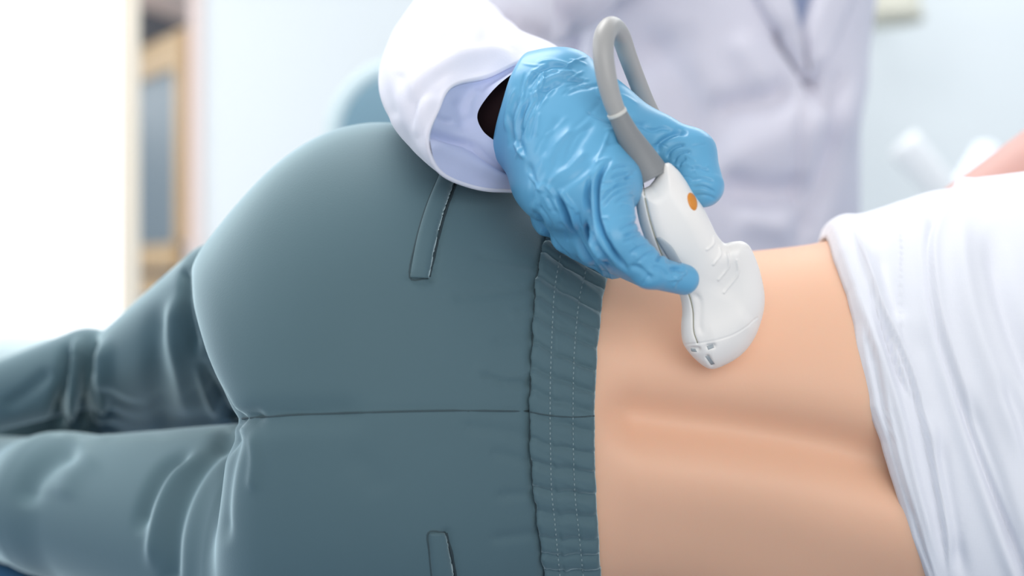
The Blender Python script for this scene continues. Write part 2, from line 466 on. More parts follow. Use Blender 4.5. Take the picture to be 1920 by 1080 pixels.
def torso_pt(x, th, off):
    """th: 0 = towards the camera, pi/2 = up"""
    zc = f_zc(x); at = f_zt(x) - zc + off; ab = zc - f_zb(x) + off; bf = YC - f_yf(x) + off
    c, s = np.cos(th), np.sin(th)
    a = np.where(s > 0, at, ab); b = np.where(c > 0, bf, 0.105 + off)
    r = (np.abs(s / a) ** PW + np.abs(c / b) ** PW) ** (-1 / PW)
    return np.stack([x + 0 * r, YC - r * c, zc + r * s], -1)

# --- body (skin): torso and raised upper arm in one surface
patient = empty('person', 'patient lying on one side with bare lower back, white t-shirt and teal-grey trousers', 'person')
def f_body(P):
    t = torso_f(P, -0.0015)
    t = smax(t, (P[..., 0] - 0.46), 0.03); t = smax(t, (0.035 - P[..., 0]), 0.004)
    a = cap(P, W(1800, 446, 0.20), W(1990, 332, 0.25), 0.034, 0.044)
    a = np.minimum(a, cap(P, W(1990, 332, 0.25), W(2150, 235, 0.30), 0.044, 0.04))
    return smin(t, a, 0.02)
SK = [([(1040, 762), (1120, 772), (1250, 792), (1400, 812), (1550, 840), (1680, 876), (1800, 912), (1950, 950)], 50, 0.0135, 'V'),
      ([(1000, 872), (1300, 905), (1500, 950), (1700, 1010)], 75, 0.004, 'R'),
      ([(1000, 655), (1300, 680), (1500, 705), (1650, 740)], 70, 0.0025, 'R')]
V, Q = surface_nets(f_body, (0.03, -0.07, 0.77), (0.50, 0.36, 1.22), 0.003)
V = relax(V, Q, 1); V, N = project(f_body, V)
px, py = proj(V); w = np.clip((-N[:, 1] + 0.1) / 0.4, 0, 1)
V = V + N * (feats(px, py, SK) * w * np.clip((px - 1120) / 70, 0, 1))[:, None]
# the probe's head presses a shallow dent into the flank
dpx = np.hypot((px - 1372) / 70, (py - 590) / 105); V = V + N * (-0.0022 * np.exp(-dpx ** 2) * w)[:, None]
body = link_mesh('body', V, Q, M['skin'], patient)
body.data.materials.append(M['arm'])
body.data.polygons.foreach_set('material_index', (V[Q].mean(1)[:, 0] > 0.285).astype(np.int32))
bvh_body = mesh_bvh(V, Q)

# --- trousers
XE_Z = np.array([0.77, 0.86, 0.92, 0.945, 0.96, 0.985, 1.01, 1.03, 1.06, 1.12]); XE_X = np.array([-0.180, -0.172, -0.163, -0.158, -0.163, -0.176, -0.190, -0.204, -0.222, -0.25])
f_xe = csp(XE_Z, XE_X)
def f_pants(P):
    t = torso_f(P, 0.001)
    t = smax(t, (f_xe(P[..., 2]) - P[..., 0]) * 0.93, 0.028)
    t = smax(t, P[..., 0] - 0.021, 0.002)
    # bottom leg: thigh, knee turning away
    lo = cap(P, W(540, 1015, 0.10), W(110, 945, 0.20), 0.078, 0.046)
    lo = smin(lo, cap(P, W(110, 945, 0.20), W(-120, 925, 0.42), 0.046, 0.05), 0.02)
    # upper leg: thigh goes away, shin returns left
    up = None
    for i in range(6):
        t_ = i / 5
        q0 = W(430, 560, .15) * (1 - t_) + W(450, 800, .36) * t_; q1 = W(248, 668, .23) * (1 - t_) + W(215, 800, .40) * t_
        e_ = cap(P, q0, q1, .040 - .006 * t_, .028 - .002 * t_); up = e_ if up is None else smin(up, e_, .012)
    sh = smin(cap(P, W(165, 690, 0.25), W(-60, 760, 0.28), 0.030, 0.024), cap(P, W(165, 770, 0.33), W(-60, 815, 0.36), 0.028, 0.022), 0.03)
    up = smin(up, sh, 0.010)
    up = smax(up, -(torso_f(P, 0.001) + 0.0) - 0.012, 0.002) if False else up
    t2 = smin(t, lo, 0.016)
    return smin(t2, up, 0.003)
PF = [
    # centre seam dent, cleft at its left end
    ([(440, 785), (560, 777), (700, 773), (850, 770), (1000, 771)], 3.5, 0.0010, 'V'),
    ([(425, 800), (470, 786), (560, 778), (700, 773)], 26, 0.0030, 'v'),
    ([(395, 850), (437, 790), (500, 782)], 14, 0.004, 'v'),
    # folds on the upper thigh and knee pit
    ([(345, 515), (352, 600), (375, 680), (412, 745), (435, 790)], 9, 0.006, 'V'),
    ([(338, 540), (325, 620), (335, 700), (350, 790)], 16, 0.005, 'r'),
    ([(300, 560), (290, 640), (300, 740), (310, 830)], 20, 0.004, 'v'),
    ([(365, 640), (385, 720), (415, 790)], 9, 0.006, 'r'),
    ([(180, 620), (165, 680), (160, 740), (150, 830)], 10, 0.011, 'v'),
    ([(130, 640), (118, 700), (110, 760), (112, 820)], 11, 0.013, 'v'),
    ([(150, 625), (140, 680), (138, 730), (130, 810)], 9, 0.008, 'r'),
    ([(200, 625), (195, 690), (190, 760), (200, 830)], 12, 0.007, 'r'),
    ([(0, 770), (50, 735), (100, 690)], 12, 0.004, 'v'),
    # folds on the bottom leg below the buttock
    ([(428, 822), (380, 870), (345, 930), (325, 1000), (320, 1080)], 15, 0.0055, 'V'),
    ([(400, 838), (345, 875), (310, 930), (290, 1000), (282, 1080)], 12, 0.0035, 'r'),
    ([(370, 845), (310, 880), (275, 940), (258, 1010)], 12, 0.0055, 'v'),
    ([(452, 800), (430, 870), (420, 950), (425, 1030)], 12, 0.0030, 'v'),
    ([(470, 800), (478, 860), (470, 930)], 10, 0.0020, 'r'),
    ([(160, 842), (100, 862), (60, 905), (50, 960)], 22, 0.005, 'v'),
    ([(190, 850), (140, 880), (110, 940)], 22, 0.002, 'r'),
    # pocket openings
    ([(852, 342), (832, 400), (818, 460), (806, 520)], 6, 0.0022, 'V'),
    ([(768, 524), (806, 526)], 8, 0.0012, 'V'),
    ([(836, 1000), (846, 1045), (856, 1100)], 6, 0.0022, 'V'),
    # puckers beside the waistband
    ([(860, 560), (930, 548), (1000, 540)], 8, 0.0012, 'V'), ([(930, 640), (1000, 632)], 7, 0.0012, 'V'), ([(910, 706), (955, 720), (1000, 716)], 6, 0.0016, 'V'),
    ([(900, 690), (950, 705), (1000, 700)], 7, 0.0010, 'R'), ([(880, 800), (960, 812), (1000, 820)], 9, 0.0010, 'V'), ([(930, 850), (1000, 868)], 8, 0.0012, 'V'),
    ([(940, 930), (1000, 925)], 8, 0.0012, 'V'), ([(930, 1010), (1010, 1000)], 9, 0.0012, 'V'), ([(960, 590), (1000, 585)], 6, 0.0010, 'R'),
    ([(900, 480), (1000, 500)], 10, 0.0010, 'V'),
    ([(1022, 452), (1008, 520), (1002, 600), (997, 700), (995, 775), (997, 860), (1002, 920), (1012, 1000), (1024, 1085)], 9, 0.0022, 'V'),
    ([(640, 850), (690, 880), (720, 930)], 30, 0.0008, 'v'),
]
V, Q = surface_nets(f_pants, (-0.58, -0.065, 0.755), (0.045, 0.49, 1.14), 0.0024)
V = relax(V, Q, 1); V, N = project(f_pants, V)
px, py = proj(V); w = np.clip((-N[:, 1] + 0.15) / 0.4, 0, 1) * np.clip((0.34 - V[:, 1]) / 0.05, 0, 1)
D = feats(px, py, PF) * w
V = V + N * D[:, None]
trousers = link_mesh('trousers', V, Q, M['pants'], patient)
bvh_p = mesh_bvh(V, Q)

# centre seam, pocket welts
surf_line('centre_seam', bvh_p, [(438, 786), (520, 780), (600, 776), (700, 773), (850, 770), (993, 771)], 0.0005, M['seam'], trousers, 0.0001)
drape('pocket_welt', bvh_p, [(826, 322), (800, 385), (781, 450), (769, 520)], [(850, 342), (829, 400), (814, 460), (802, 521)], 0.0004, 0.0018, M['pants'], trousers, 60, 8)
surf_line('pocket_gap', bvh_p, [(855, 344), (834, 402), (819, 460), (805, 519)], 0.0009, M['gap'], trousers, -0.0001, label='dark pocket opening')
surf_line('welt_seam', bvh_p, [(825, 324), (799, 386), (780, 450), (768, 520), (803, 522)], 0.00045, M['seam'], trousers)
drape('pocket_welt', bvh_p, [(804, 1000), (806, 1040), (812, 1100)], [(834, 999), (843, 1040), (853, 1100)], 0.0, 0.0018, M['pants'], trousers, 30, 8)
surf_line('pocket_gap', bvh_p, [(836, 1000), (847, 1040), (858, 1100)], 0.0009, M['gap'], trousers, -0.0001, label='dark pocket opening')
surf_line('welt_seam', bvh_p, [(835, 998), (803, 999), (805, 1040), (811, 1100)], 0.00045, M['seam'], trousers)

# --- waistband: gathered elastic band round the tube
WL = np.array([(1060, 300), (1035, 400), (1018, 455), (1005, 520), (1000, 600), (995, 700), (993, 775), (995, 860), (1000, 920), (1010, 1000), (1020, 1080), (1030, 1200)], float)
WR = np.array([(1190, 300), (1160, 420), (1142, 500), (1130, 560), (1121, 650), (1117, 720), (1115, 800), (1117, 900), (1121, 980), (1127, 1080), (1135, 1200)], float)
nth, nu = 900, 44
th = np.linspace(-math.pi, math.pi, nth, endpoint=False); u = np.linspace(0, 1, nu)
x0 = np.full(nth, 0.02); 
def edge_x(L, th, off):
    x = np.full(len(th), 0.03)
    for _ in range(3):
        p = torso_pt(x, th, off); front = p[:, 1] < YC
        k = K0 * (CAMD + np.minimum(p[:, 1], YC)) / CAMD; py = 540 - (p[:, 2] - CZ) / k
        x = (np.interp(py, L[:, 1], L[:, 0]) - 960) * k
    return x
xl, xr = edge_x(WL, th, 0.003), edge_x(WR, th, 0.003)
arc = np.concatenate([[0], np.cumsum(np.linalg.norm(np.diff(torso_pt(np.full(nth, 0.03), th, 0), axis=0), axis=1))])
U, A_ = np.meshgrid(u, arc, indexing='xy')            # (nth, nu)
X = xl[:, None] * (1 - U) + xr[:, None] * U; TH = np.repeat(th[:, None], nu, 1)
lane = 0.5 + 0.5 * np.tanh((U - 0.34) * 30); lane2 = 0.5 + 0.5 * np.tanh((U - 0.68) * 30)
def gather(s, seed):
    s = s + 0.0016 * noise1(s, seed, 140)
    g = np.sin(2 * math.pi * s / 0.0125); return (1 - np.abs(np.sin(math.pi * s / 0.0125 + 0.5 * noise1(s, seed + 3, 60))) ** 1.0) 
S1 = A_ + 0.006 * U + 0.0012 * noise1(U * 1.0, 5, 6)
g = gather(S1, 1) * (1 - lane) + gather(S1 + 0.0017, 1) * (lane * (1 - lane2)) + gather(S1 + 0.0036, 1) * lane2
amp = 0.55 + 0.45 * np.abs(noise1(A_ * 1.0 + U * 0.01, 8, 150))
off = 0.0036 - 0.0034 * np.clip(g, 0, 1) ** 1.7 * amp + 0.00025 * noise1(A_ + 0.02 * U, 12, 500)
off -= 0.0005 * (np.exp(-((U - 0.34) / 0.02) ** 2) + np.exp(-((U - 0.68) / 0.02) ** 2))
edge = np.exp(-(U / 0.035) ** 2) + np.exp(-((1 - U) / 0.03) ** 2)
off -= 0.0014 * edge
X = X + 0.0007 * (noise1(A_, 21, 300)) * (1 - U) ** 3 + 0.0003 * noise1(A_, 22, 200) * U ** 3
Pw = torso_pt(X, TH, 0.0) 
Pw = torso_pt(X, TH, off)
Vw = Pw.reshape(-1, 3); idx = np.arange(nth * nu).reshape(nth, nu); n2 = np.roll(idx, -1, 0)
Fw = np.stack([idx[:, :-1], n2[:, :-1], n2[:, 1:], idx[:, 1:]], -1).reshape(-1, 4)
band = link_mesh('waistband', Vw, Fw[:, ::-1].copy(), M['pants'], patient)
s = band.modifiers.new('thickness', 'SOLIDIFY'); s.thickness = 0.002; s.offset = -1
bvh_w = mesh_bvh(Vw, Fw)
surf_line('waist_seam', bvh_p, [(1019, 456), (1006, 520), (1001, 600), (996, 700), (994, 775), (996, 860), (1001, 920), (1011, 1000), (1022, 1085)], 0.0009, M['seam'], trousers, -0.0003)
surf_line('band_seam', bvh_w, [(994, 772), (1030, 779), (1075, 782), (1114, 780)], 0.0004, M['seam'], band, 0.0)
SV, SF = [], []
for L in ([(1052, 470), (1040, 540), (1036, 600), (1032, 700), (1031, 780), (1032, 850), (1034, 920), (1040, 980), (1050, 1085)], [(1100, 500), (1086, 560), (1078, 640), (1075, 700), (1074, 780), (1075, 860), (1078, 930), (1084, 990), (1094, 1085)]):
    C_ = catmull(L, 12); sl = np.concatenate([[0], np.cumsum(np.linalg.norm(np.diff(C_, axis=0), axis=1))])
    for t in np.arange(0, sl[-1], 9.5):
        a = [np.interp(t, sl, C_[:, 0]), np.interp(t, sl, C_[:, 1])]; b = [np.interp(t + 4.5, sl, C_[:, 0]), np.interp(t + 4.5, sl, C_[:, 1])]
        la, na = hit(bvh_w, *a); lb, nb = hit(bvh_w, *b); la = la + na * 0.0002; lb = lb + nb * 0.0002
        d = (lb - la).normalized() if (lb - la).length > 1e-6 else Vector((0, 0, 1)); s_ = d.cross(na).normalized() * 0.00038; n_ = na * 0.0004
        i0 = len(SV)
        SV += [la - s_, la + n_, la + s_, lb - s_, lb + n_, lb + s_]
        SF += [(i0, i0 + 1, i0 + 4, i0 + 3), (i0 + 1, i0 + 2, i0 + 5, i0 + 4), (i0, i0 + 2, i0 + 1), (i0 + 3, i0 + 4, i0 + 5)]
link_mesh('stitching', [tuple(v) for v in SV], SF, M['stitch'], band, label='two rows of pale topstitching')['kind'] = 'stuff'

# --- t-shirt
HL = np.array([(1500, 330), (1543, 400), (1549, 430), (1566, 480), (1590, 540), (1606, 600), (1616, 680), (1630, 760), (1657, 830), (1686, 930), (1706, 1010), (1732, 1080), (1775, 1200)], float)
nth, nu = 760, 260
th = np.linspace(-math.pi, math.pi, nth, endpoint=False); u = np.linspace(0, 1, nu)
xh = edge_x(HL, th, 0.005); 
U, TH = np.meshgrid(u, th, indexing='xy'); xend = 0.48
X = xh[:, None] + (xend - xh[:, None]) * U
dist = X - xh[:, None]
P0 = torso_pt(X, TH, 0.005)
spx, spy = proj(P0); wf = np.clip((YC + 0.03 - P0[..., 1]) / 0.05, 0, 1)
TF = [
    ([(1790, 350), (1765, 400), (1746, 450), (1743, 507), (1759, 614), (1809, 765), (1841, 853), (1916, 1042), (1960, 1150)], 14, -0.0060, 'S'),
    ([(1730, 420), (1728, 500), (1745, 620), (1790, 765), (1822, 860), (1880, 1020), (1920, 1120)], 16, 0.0030, 'R'),
    ([(1589, 425), (1622, 513), (1655, 601), (1686, 696), (1712, 760)], 5.6, -0.0045, 's'),
    ([(1633, 545), (1677, 639), (1709, 715), (1734, 809), (1765, 967), (1778, 1090)], 6.3, -0.0038, 's'),
    ([(1604, 545), (1637, 660), (1662, 780), (1694, 900), (1746, 1067), (1765, 1120)], 5.6, -0.0036, 's'),
    ([(1620, 560), (1655, 680), (1690, 800), (1720, 920), (1765, 1080)], 10, 0.0025, 'r'),
    ([(1755, 800), (1784, 967), (1812, 1100)], 12, 0.0030, 'v'),
    ([(1735, 760), (1768, 900), (1795, 1060)], 12, 0.0020, 'r'),
    ([(1800, 720), (1850, 850), (1895, 980), (1930, 1080)], 14, 0.0035, 'v'),
    ([(1853, 420), (1870, 520), (1905, 640), (1960, 780)], 20, 0.0040, 'v'),
    ([(1810, 380), (1800, 470), (1820, 600), (1870, 740), (1930, 880)], 22, 0.0030, 'r'),
    ([(1700, 400), (1690, 480), (1700, 560), (1730, 660)], 24, 0.0015, 'r'),
    ([(1875, 700), (1920, 820), (1960, 940)], 16, 0.0030, 'v'),
    ([(1650, 470), (1665, 540), (1690, 610)], 16, 0.0015, 'v'),
]
off = 0.0065 + 1.55 * feats(spx, spy, TF) * wf
off += 0.0007 * noise1(TH * 1.5 + X * 26, 31, 2.0) * np.clip(dist / 0.03, 0, 1)
roll = 0.0050 * np.exp(-((dist - 0.010) / 0.009) ** 2) * np.clip((P0[..., 2] - 0.99) / 0.05, 0, 1)
off += roll
off -= 0.0075 * np.exp(-(dist / 0.0020) ** 2)
Pt = torso_pt(X, TH, off)
# the hem line wanders a little
Pt[..., 0] += 0.0006 * noise1(TH, 41, 7) * np.exp(-dist / 0.02)
Vt = Pt.reshape(-1, 3); idx = np.arange(nth * nu).reshape(nth, nu); n2 = np.roll(idx, -1, 0)
Ft = np.stack([idx[:, :-1], n2[:, :-1], n2[:, 1:], idx[:, 1:]], -1).reshape(-1, 4)
shirt = link_mesh('t_shirt', Vt, Ft[:, ::-1].copy(), M['shirt'], patient)
s = shirt.modifiers.new('thickness', 'SOLIDIFY'); s.thickness = 0.0015; s.offset = -1

# ------------------------------------------------------------------ clinician
doc = empty('person', 'clinician in a white coat behind the couch, holding the probe in a blue-gloved hand', 'person')
TC = W(1305, 0, 0.66)
def f_coat(P):
    x, y, z = P[..., 0], P[..., 1], P[..., 2]
    wx = 0.165 + 0.03 * np.clip((z - 1.2) / 0.2, 0, 1) + 0.02 * np.clip((0.95 - z) / 0.3, 0, 1)
    cx = TC[0] + 0.0 * z
    r = ((np.abs((x - cx) / wx)) ** 2.3 + (np.abs((y - 0.66) / 0.115)) ** 2.3) ** (1 / 2.3) + 1e-6
    l = np.sqrt((x - cx) ** 2 + (y - 0.66) ** 2); t = l * (1 - 1 / r)
    t = smax(t, z - 1.42, 0.08); t = smax(t, 0.45 - z, 0.02)
    t = smin(t, cap(P, W(1200, -190, 0.62), W(1400, -190, 0.62), 0.07, 0.07), 0.05)
    up = cap(P, W(885, 50, 0.20), W(1010, -90, 0.40), 0.044, 0.07); up = smin(up, cap(P, W(1010, -90, 0.40), W(1170, -170, 0.60), 0.07, 0.075), 0.03)
    ar = cap(P, W(1530, -150, 0.64), W(1528, 150, 0.62), 0.055, 0.046); ar = smin(ar, cap(P, W(1528, 150, 0.62), W(1480, 440, 0.60), 0.046, 0.042), 0.02)
    fa = cap(P, W(1535, 215, 0.575), W(1380, 292, 0.555), 0.026, 0.018)
    ar = smin(ar, fa, 0.05)
    return smin(smin(t, up, 0.012), ar, 0.014)
CF = [
    ([(1068, -60), (1070, 0), (1066, 60), (1055, 110)], 16, 0.035, 'V'),
    ([(1445, 40), (1495, 105), (1530, 160), (1560, 230)], 14, 0.016, 'v'),
    ([(1575, 150), (1572, 250), (1545, 340), (1520, 420)], 16, 0.016, 'V'),
    ([(1330, 215), (1420, 190), (1500, 165)], 22, 0.014, 'v'),
    ([(1340, 350), (1440, 365), (1540, 350)], 26, 0.022, 'v'),
    ([(1150, 160), (1220, 100), (1320, 60)], 36, 0.012, 'v'), ([(1180, 30), (1280, 160), (1330, 330)], 36, 0.010, 'v'),
    ([(1240, 10), (1300, 110), (1360, 210)], 34, 0.010, 'r'), ([(1370, 60), (1420, 140), (1450, 200)], 26, 0.008, 'r'),
    ([(1380, 400), (1430, 420), (1490, 430)], 26, 0.010, 'r'), ([(1520, 130), (1500, 300), (1505, 450)], 10, 0.008, 'V'),
    ([(930, 35), (1000, 70), (1060, 105)], 20, 0.010, 'v'),
]
V, Q = surface_nets(f_coat, (-0.14, 0.13, 0.44), (0.50, 0.80, 1.56), 0.006)
V = relax(V, Q, 1); V, N = project(f_coat, V)
px, py = proj(V); w = np.clip((-N[:, 1] + 0.1) / 0.4, 0, 1)
V = V + N * (feats(px, py, CF) * w)[:, None]
coat = link_mesh('lab_coat', V, Q, M['coat'], doc)
bvh_c = mesh_bvh(V, Q)
drape('shirt_front', bvh_c, [(1468, -90), (1480, -30), (1497, 52)], [(1545, -90), (1530, -30), (1502, 55)], -0.002, 0.004, M['tie'], doc, 16, 6, label='grey-blue shirt at the collar opening', dy=0.55)
drape('lapel', bvh_c, [(1385, -90), (1405, -20), (1440, 45), (1490, 105), (1522, 150)], [(1466, -90), (1482, -10), (1498, 55), (1515, 110), (1524, 152)], 0.0, 0.014, M['coat'], coat, 24, 8, dy=0.55)
drape('lapel', bvh_c, [(1545, -90), (1530, -20), (1505, 55), (1518, 110), (1526, 150)], [(1622, -90), (1605, -20), (1580, 40), (1555, 100), (1530, 152)], 0.0, 0.012, M['coat'], coat, 24, 8, dy=0.55)
for s_, x_ in ((-1, 0.11), (1, 0.28)):
    tube('trouser_leg', [(x_, 0.66, 0.52), (x_, 0.66, 0.3), (x_, 0.66, 0.06)], [0.085, 0.075, 0.06], M['darkgrey'], doc, 18, 3)
    tube('shoe', [(x_, 0.68, 0.04), (x_, 0.60, 0.04), (x_, 0.52, 0.032)], [0.04, 0.042, 0.03], M['darkgrey'], doc, 14, 3)

# sleeve: rings of 12 points each (pixel, pixel, depth), opening towards the hand
R0 = [(1058, 106, .045), (985, 117, .02), (915, 148, -.005), (848, 166, -.03), (822, 212, -.045), (806, 265, -.05), (826, 318, -.04), (880, 345, -.02), (940, 354, .0), (1005, 345, .03), (1050, 270, .07), (1072, 180, .08)]
R1 = [(1012, 78, .07), (940, 78, .03), (870, 96, .0), (805, 125, -.025), (775, 175, -.04), (768, 235, -.038), (795, 290, -.02), (850, 322, .0), (905, 325, .03), (970, 300, .07), (1010, 230, .11), (1025, 140, .11)]
R2 = [(972, 64, .09), (910, 50, .05), (850, 58, .02), (785, 88, .0), (745, 135, -.015), (732, 195, -.01), (757, 250, .01), (815, 285, .04), (875, 280, .08), (935, 240, .12), (970, 180, .14), (985, 110, .13)]
R3 = [(950, 42, .13), (895, 15, .09), (835, 20, .06), (770, 52, .045), (730, 100, .05), (718, 158, .06), (738, 210, .085), (790, 236, .115), (850, 230, .15), (905, 185, .18), (940, 130, .18), (955, 80, .16)]
R4 = [(935, 35, .17), (890, -15, .13), (835, -20, .11), (780, 10, .10), (745, 60, .11), (730, 110, .13), (745, 150, .16), (790, 170, .19), (850, 165, .22), (895, 135, .23), (925, 95, .22), (940, 65, .2)]
rings = [np.array([W(*p) for p in R]) for R in (R0, R1, R2, R3, R4)]
rs = []
for j in range(12): rs.append(catmull([r[j] for r in rings], 10))
rs = np.array(rs).transpose(1, 0, 2)                        # (nr, 12, 3)
full = []
for r in rs:
    c = catmull(np.vstack([r[-2:], r, r[:3]]), 12)[24:24 + 144]
    full.append(c)
full = np.array(full); nr, ns = full.shape[:2]
cen = full.mean(1, keepdims=True); dirv = full - cen; dl = np.linalg.norm(dirv, axis=2, keepdims=True); dirv /= dl
A2 = np.linspace(0, 2 * math.pi, ns, endpoint=False)[None]; R2_ = np.arange(nr)[:, None] / nr
spx, spy = proj(full)
SFt = [([(1000, 100), (930, 75), (860, 85), (800, 125)], 14, 0.004, 'v'), ([(960, 110), (880, 105), (800, 150), (770, 200)], 14, 0.0035, 'r'), ([(850, 130), (800, 160), (775, 220), (790, 280)], 12, 0.003, 'v'),
       ([(900, 55), (830, 75), (770, 120)], 14, 0.004, 'v'), ([(820, 180), (795, 215), (780, 260)], 9, 0.0025, 'r'), ([(760, 130), (740, 180), (750, 230)], 12, 0.003, 'v')]
fr = dirv[..., 1] < 0.2
full = full + dirv * (feats(spx, spy, SFt) * fr + 0.0008 * np.sin(A2 * 9 + R2_ * 14) * (R2_ > 0.04))[..., None]
Vs = full.reshape(-1, 3); idx = np.arange(nr * ns).reshape(nr, ns); n2 = np.roll(idx, -1, 1)
Fs = np.stack([idx[:-1], n2[:-1], n2[1:], idx[1:]], -1).reshape(-1, 4)
sleeve = link_mesh('sleeve', Vs, Fs, M['coat'], coat)
s = sleeve.modifiers.new('thickness', 'SOLIDIFY'); s.thickness = 0.0022; s.offset = -1
s.use_rim = True
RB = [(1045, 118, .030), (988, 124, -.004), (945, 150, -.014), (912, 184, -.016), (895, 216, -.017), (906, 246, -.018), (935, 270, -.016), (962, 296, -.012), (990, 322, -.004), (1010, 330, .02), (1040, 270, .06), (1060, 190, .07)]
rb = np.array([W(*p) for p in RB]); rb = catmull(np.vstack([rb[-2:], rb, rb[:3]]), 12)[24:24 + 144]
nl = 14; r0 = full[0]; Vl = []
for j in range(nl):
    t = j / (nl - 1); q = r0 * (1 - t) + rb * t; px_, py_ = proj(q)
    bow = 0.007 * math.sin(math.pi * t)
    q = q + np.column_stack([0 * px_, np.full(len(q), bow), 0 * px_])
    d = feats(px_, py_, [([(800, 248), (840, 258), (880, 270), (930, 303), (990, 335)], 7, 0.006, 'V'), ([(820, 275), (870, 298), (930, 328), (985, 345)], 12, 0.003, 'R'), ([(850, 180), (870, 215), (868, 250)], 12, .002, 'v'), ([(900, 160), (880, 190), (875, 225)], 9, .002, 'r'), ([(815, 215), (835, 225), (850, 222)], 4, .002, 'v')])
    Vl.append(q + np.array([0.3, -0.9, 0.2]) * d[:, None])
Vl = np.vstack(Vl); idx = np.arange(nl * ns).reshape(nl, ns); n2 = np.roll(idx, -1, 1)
lin = link_mesh('cuff_lining', Vl, np.stack([idx[:-1], idx[1:], n2[1:], n2[:-1]], -1).reshape(-1, 4), M['lining'], coat, label='inside of the cuff, its shade painted in as lavender')
# forearm (bare dark skin inside the sleeve)
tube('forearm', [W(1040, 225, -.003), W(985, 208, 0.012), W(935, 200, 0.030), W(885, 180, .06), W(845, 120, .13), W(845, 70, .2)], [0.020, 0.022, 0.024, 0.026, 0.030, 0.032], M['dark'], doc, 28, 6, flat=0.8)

# --- gloved hand
def Wy(px, py, y): return W(px, py, y)
YH = -0.045
def f_glove(P):
    c = lambda a, b, ra, rb, sq=(1, 1, 1): cap(P, W(*a), W(*b), ra, rb, sq)
    # back of the hand
    pal = c((1010, 190, -.012), (1140, 345, -.048), .0195, .0185)
    pal = smin(pal, c((1005, 200, -.012), (1085, 365, -.050), .0185, .0170), .018)
    pal = smin(pal, c((1000, 210, -.008), (1042, 360, -.040), .0175, .0165), .018)
    pal = smin(pal, c((1000, 225, .0), (1025, 345, -.022), .016, .0165), .018)
    pal = smin(pal, c((1060, 165, -.008), (1150, 250, -.025), .018, .019), .018)
    # wrist and cuff
    wr = c((945, 205, .002), (1020, 215, -.006), .0235, .0225, (1, 1.15, 1))
    wr = smin(wr, c((1005, 165, .0), (1060, 160, -.005), .0175, .017), .012)
    wr = smin(wr, c((962, 250, -.002), (985, 268, -.004), .0150, .015), .008)
    h = smin(pal, wr, .014)
    # thumb
    tb = c((1120, 205, -.020), (1218, 262, -.018), .0185, .0145)
    tb = smin(tb, c((1218, 262, -.018), (1290, 290, -.022), .0140, .0145), .008)
    tb = smin(tb, c((1293, 292, -.022), (1319, 350, -.034), .0148, .0112), .004)
    h = smin(h, tb, .010)
    # index finger lies along the near side of the probe
    ix = c((1134, 345, -.058), (1151, 446, -.070), .0142, .0122)
    ix = smin(ix, c((1151, 446, -.070), (1218, 507, -.062), .0124, .0092), .003)
    ix = smin(ix, c((1218, 507, -.062), (1282, 524, -.050), .0092, .0082), .003)
    h = smin(h, ix, .003)
    # middle, ring and little finger curl round behind
    for a, b, e, r in (((1090, 358, -.054), (1126, 453, -.034), (1205, 500, -.014), .0142), ((1045, 350, -.047), (1076, 434, -.022), (1150, 488, -.002), .0140), ((1020, 335, -.030), (1038, 403, -.008), (1095, 455, .008), .0127)):
        fg = c(a, b, r * 1.06, r * .96); fg = smin(fg, c(b, e, r * .96, r * .75), .004)
        h = smin(h, fg, .0042)
    # cut at the wrist opening
    n_ = np.array([-0.93, 0.10, 0.30]); n_ /= np.linalg.norm(n_); q = W(950, 205, 0.0)
    return smax(h, (P - q) @ n_, .003)
def ln(*p): return list(p)
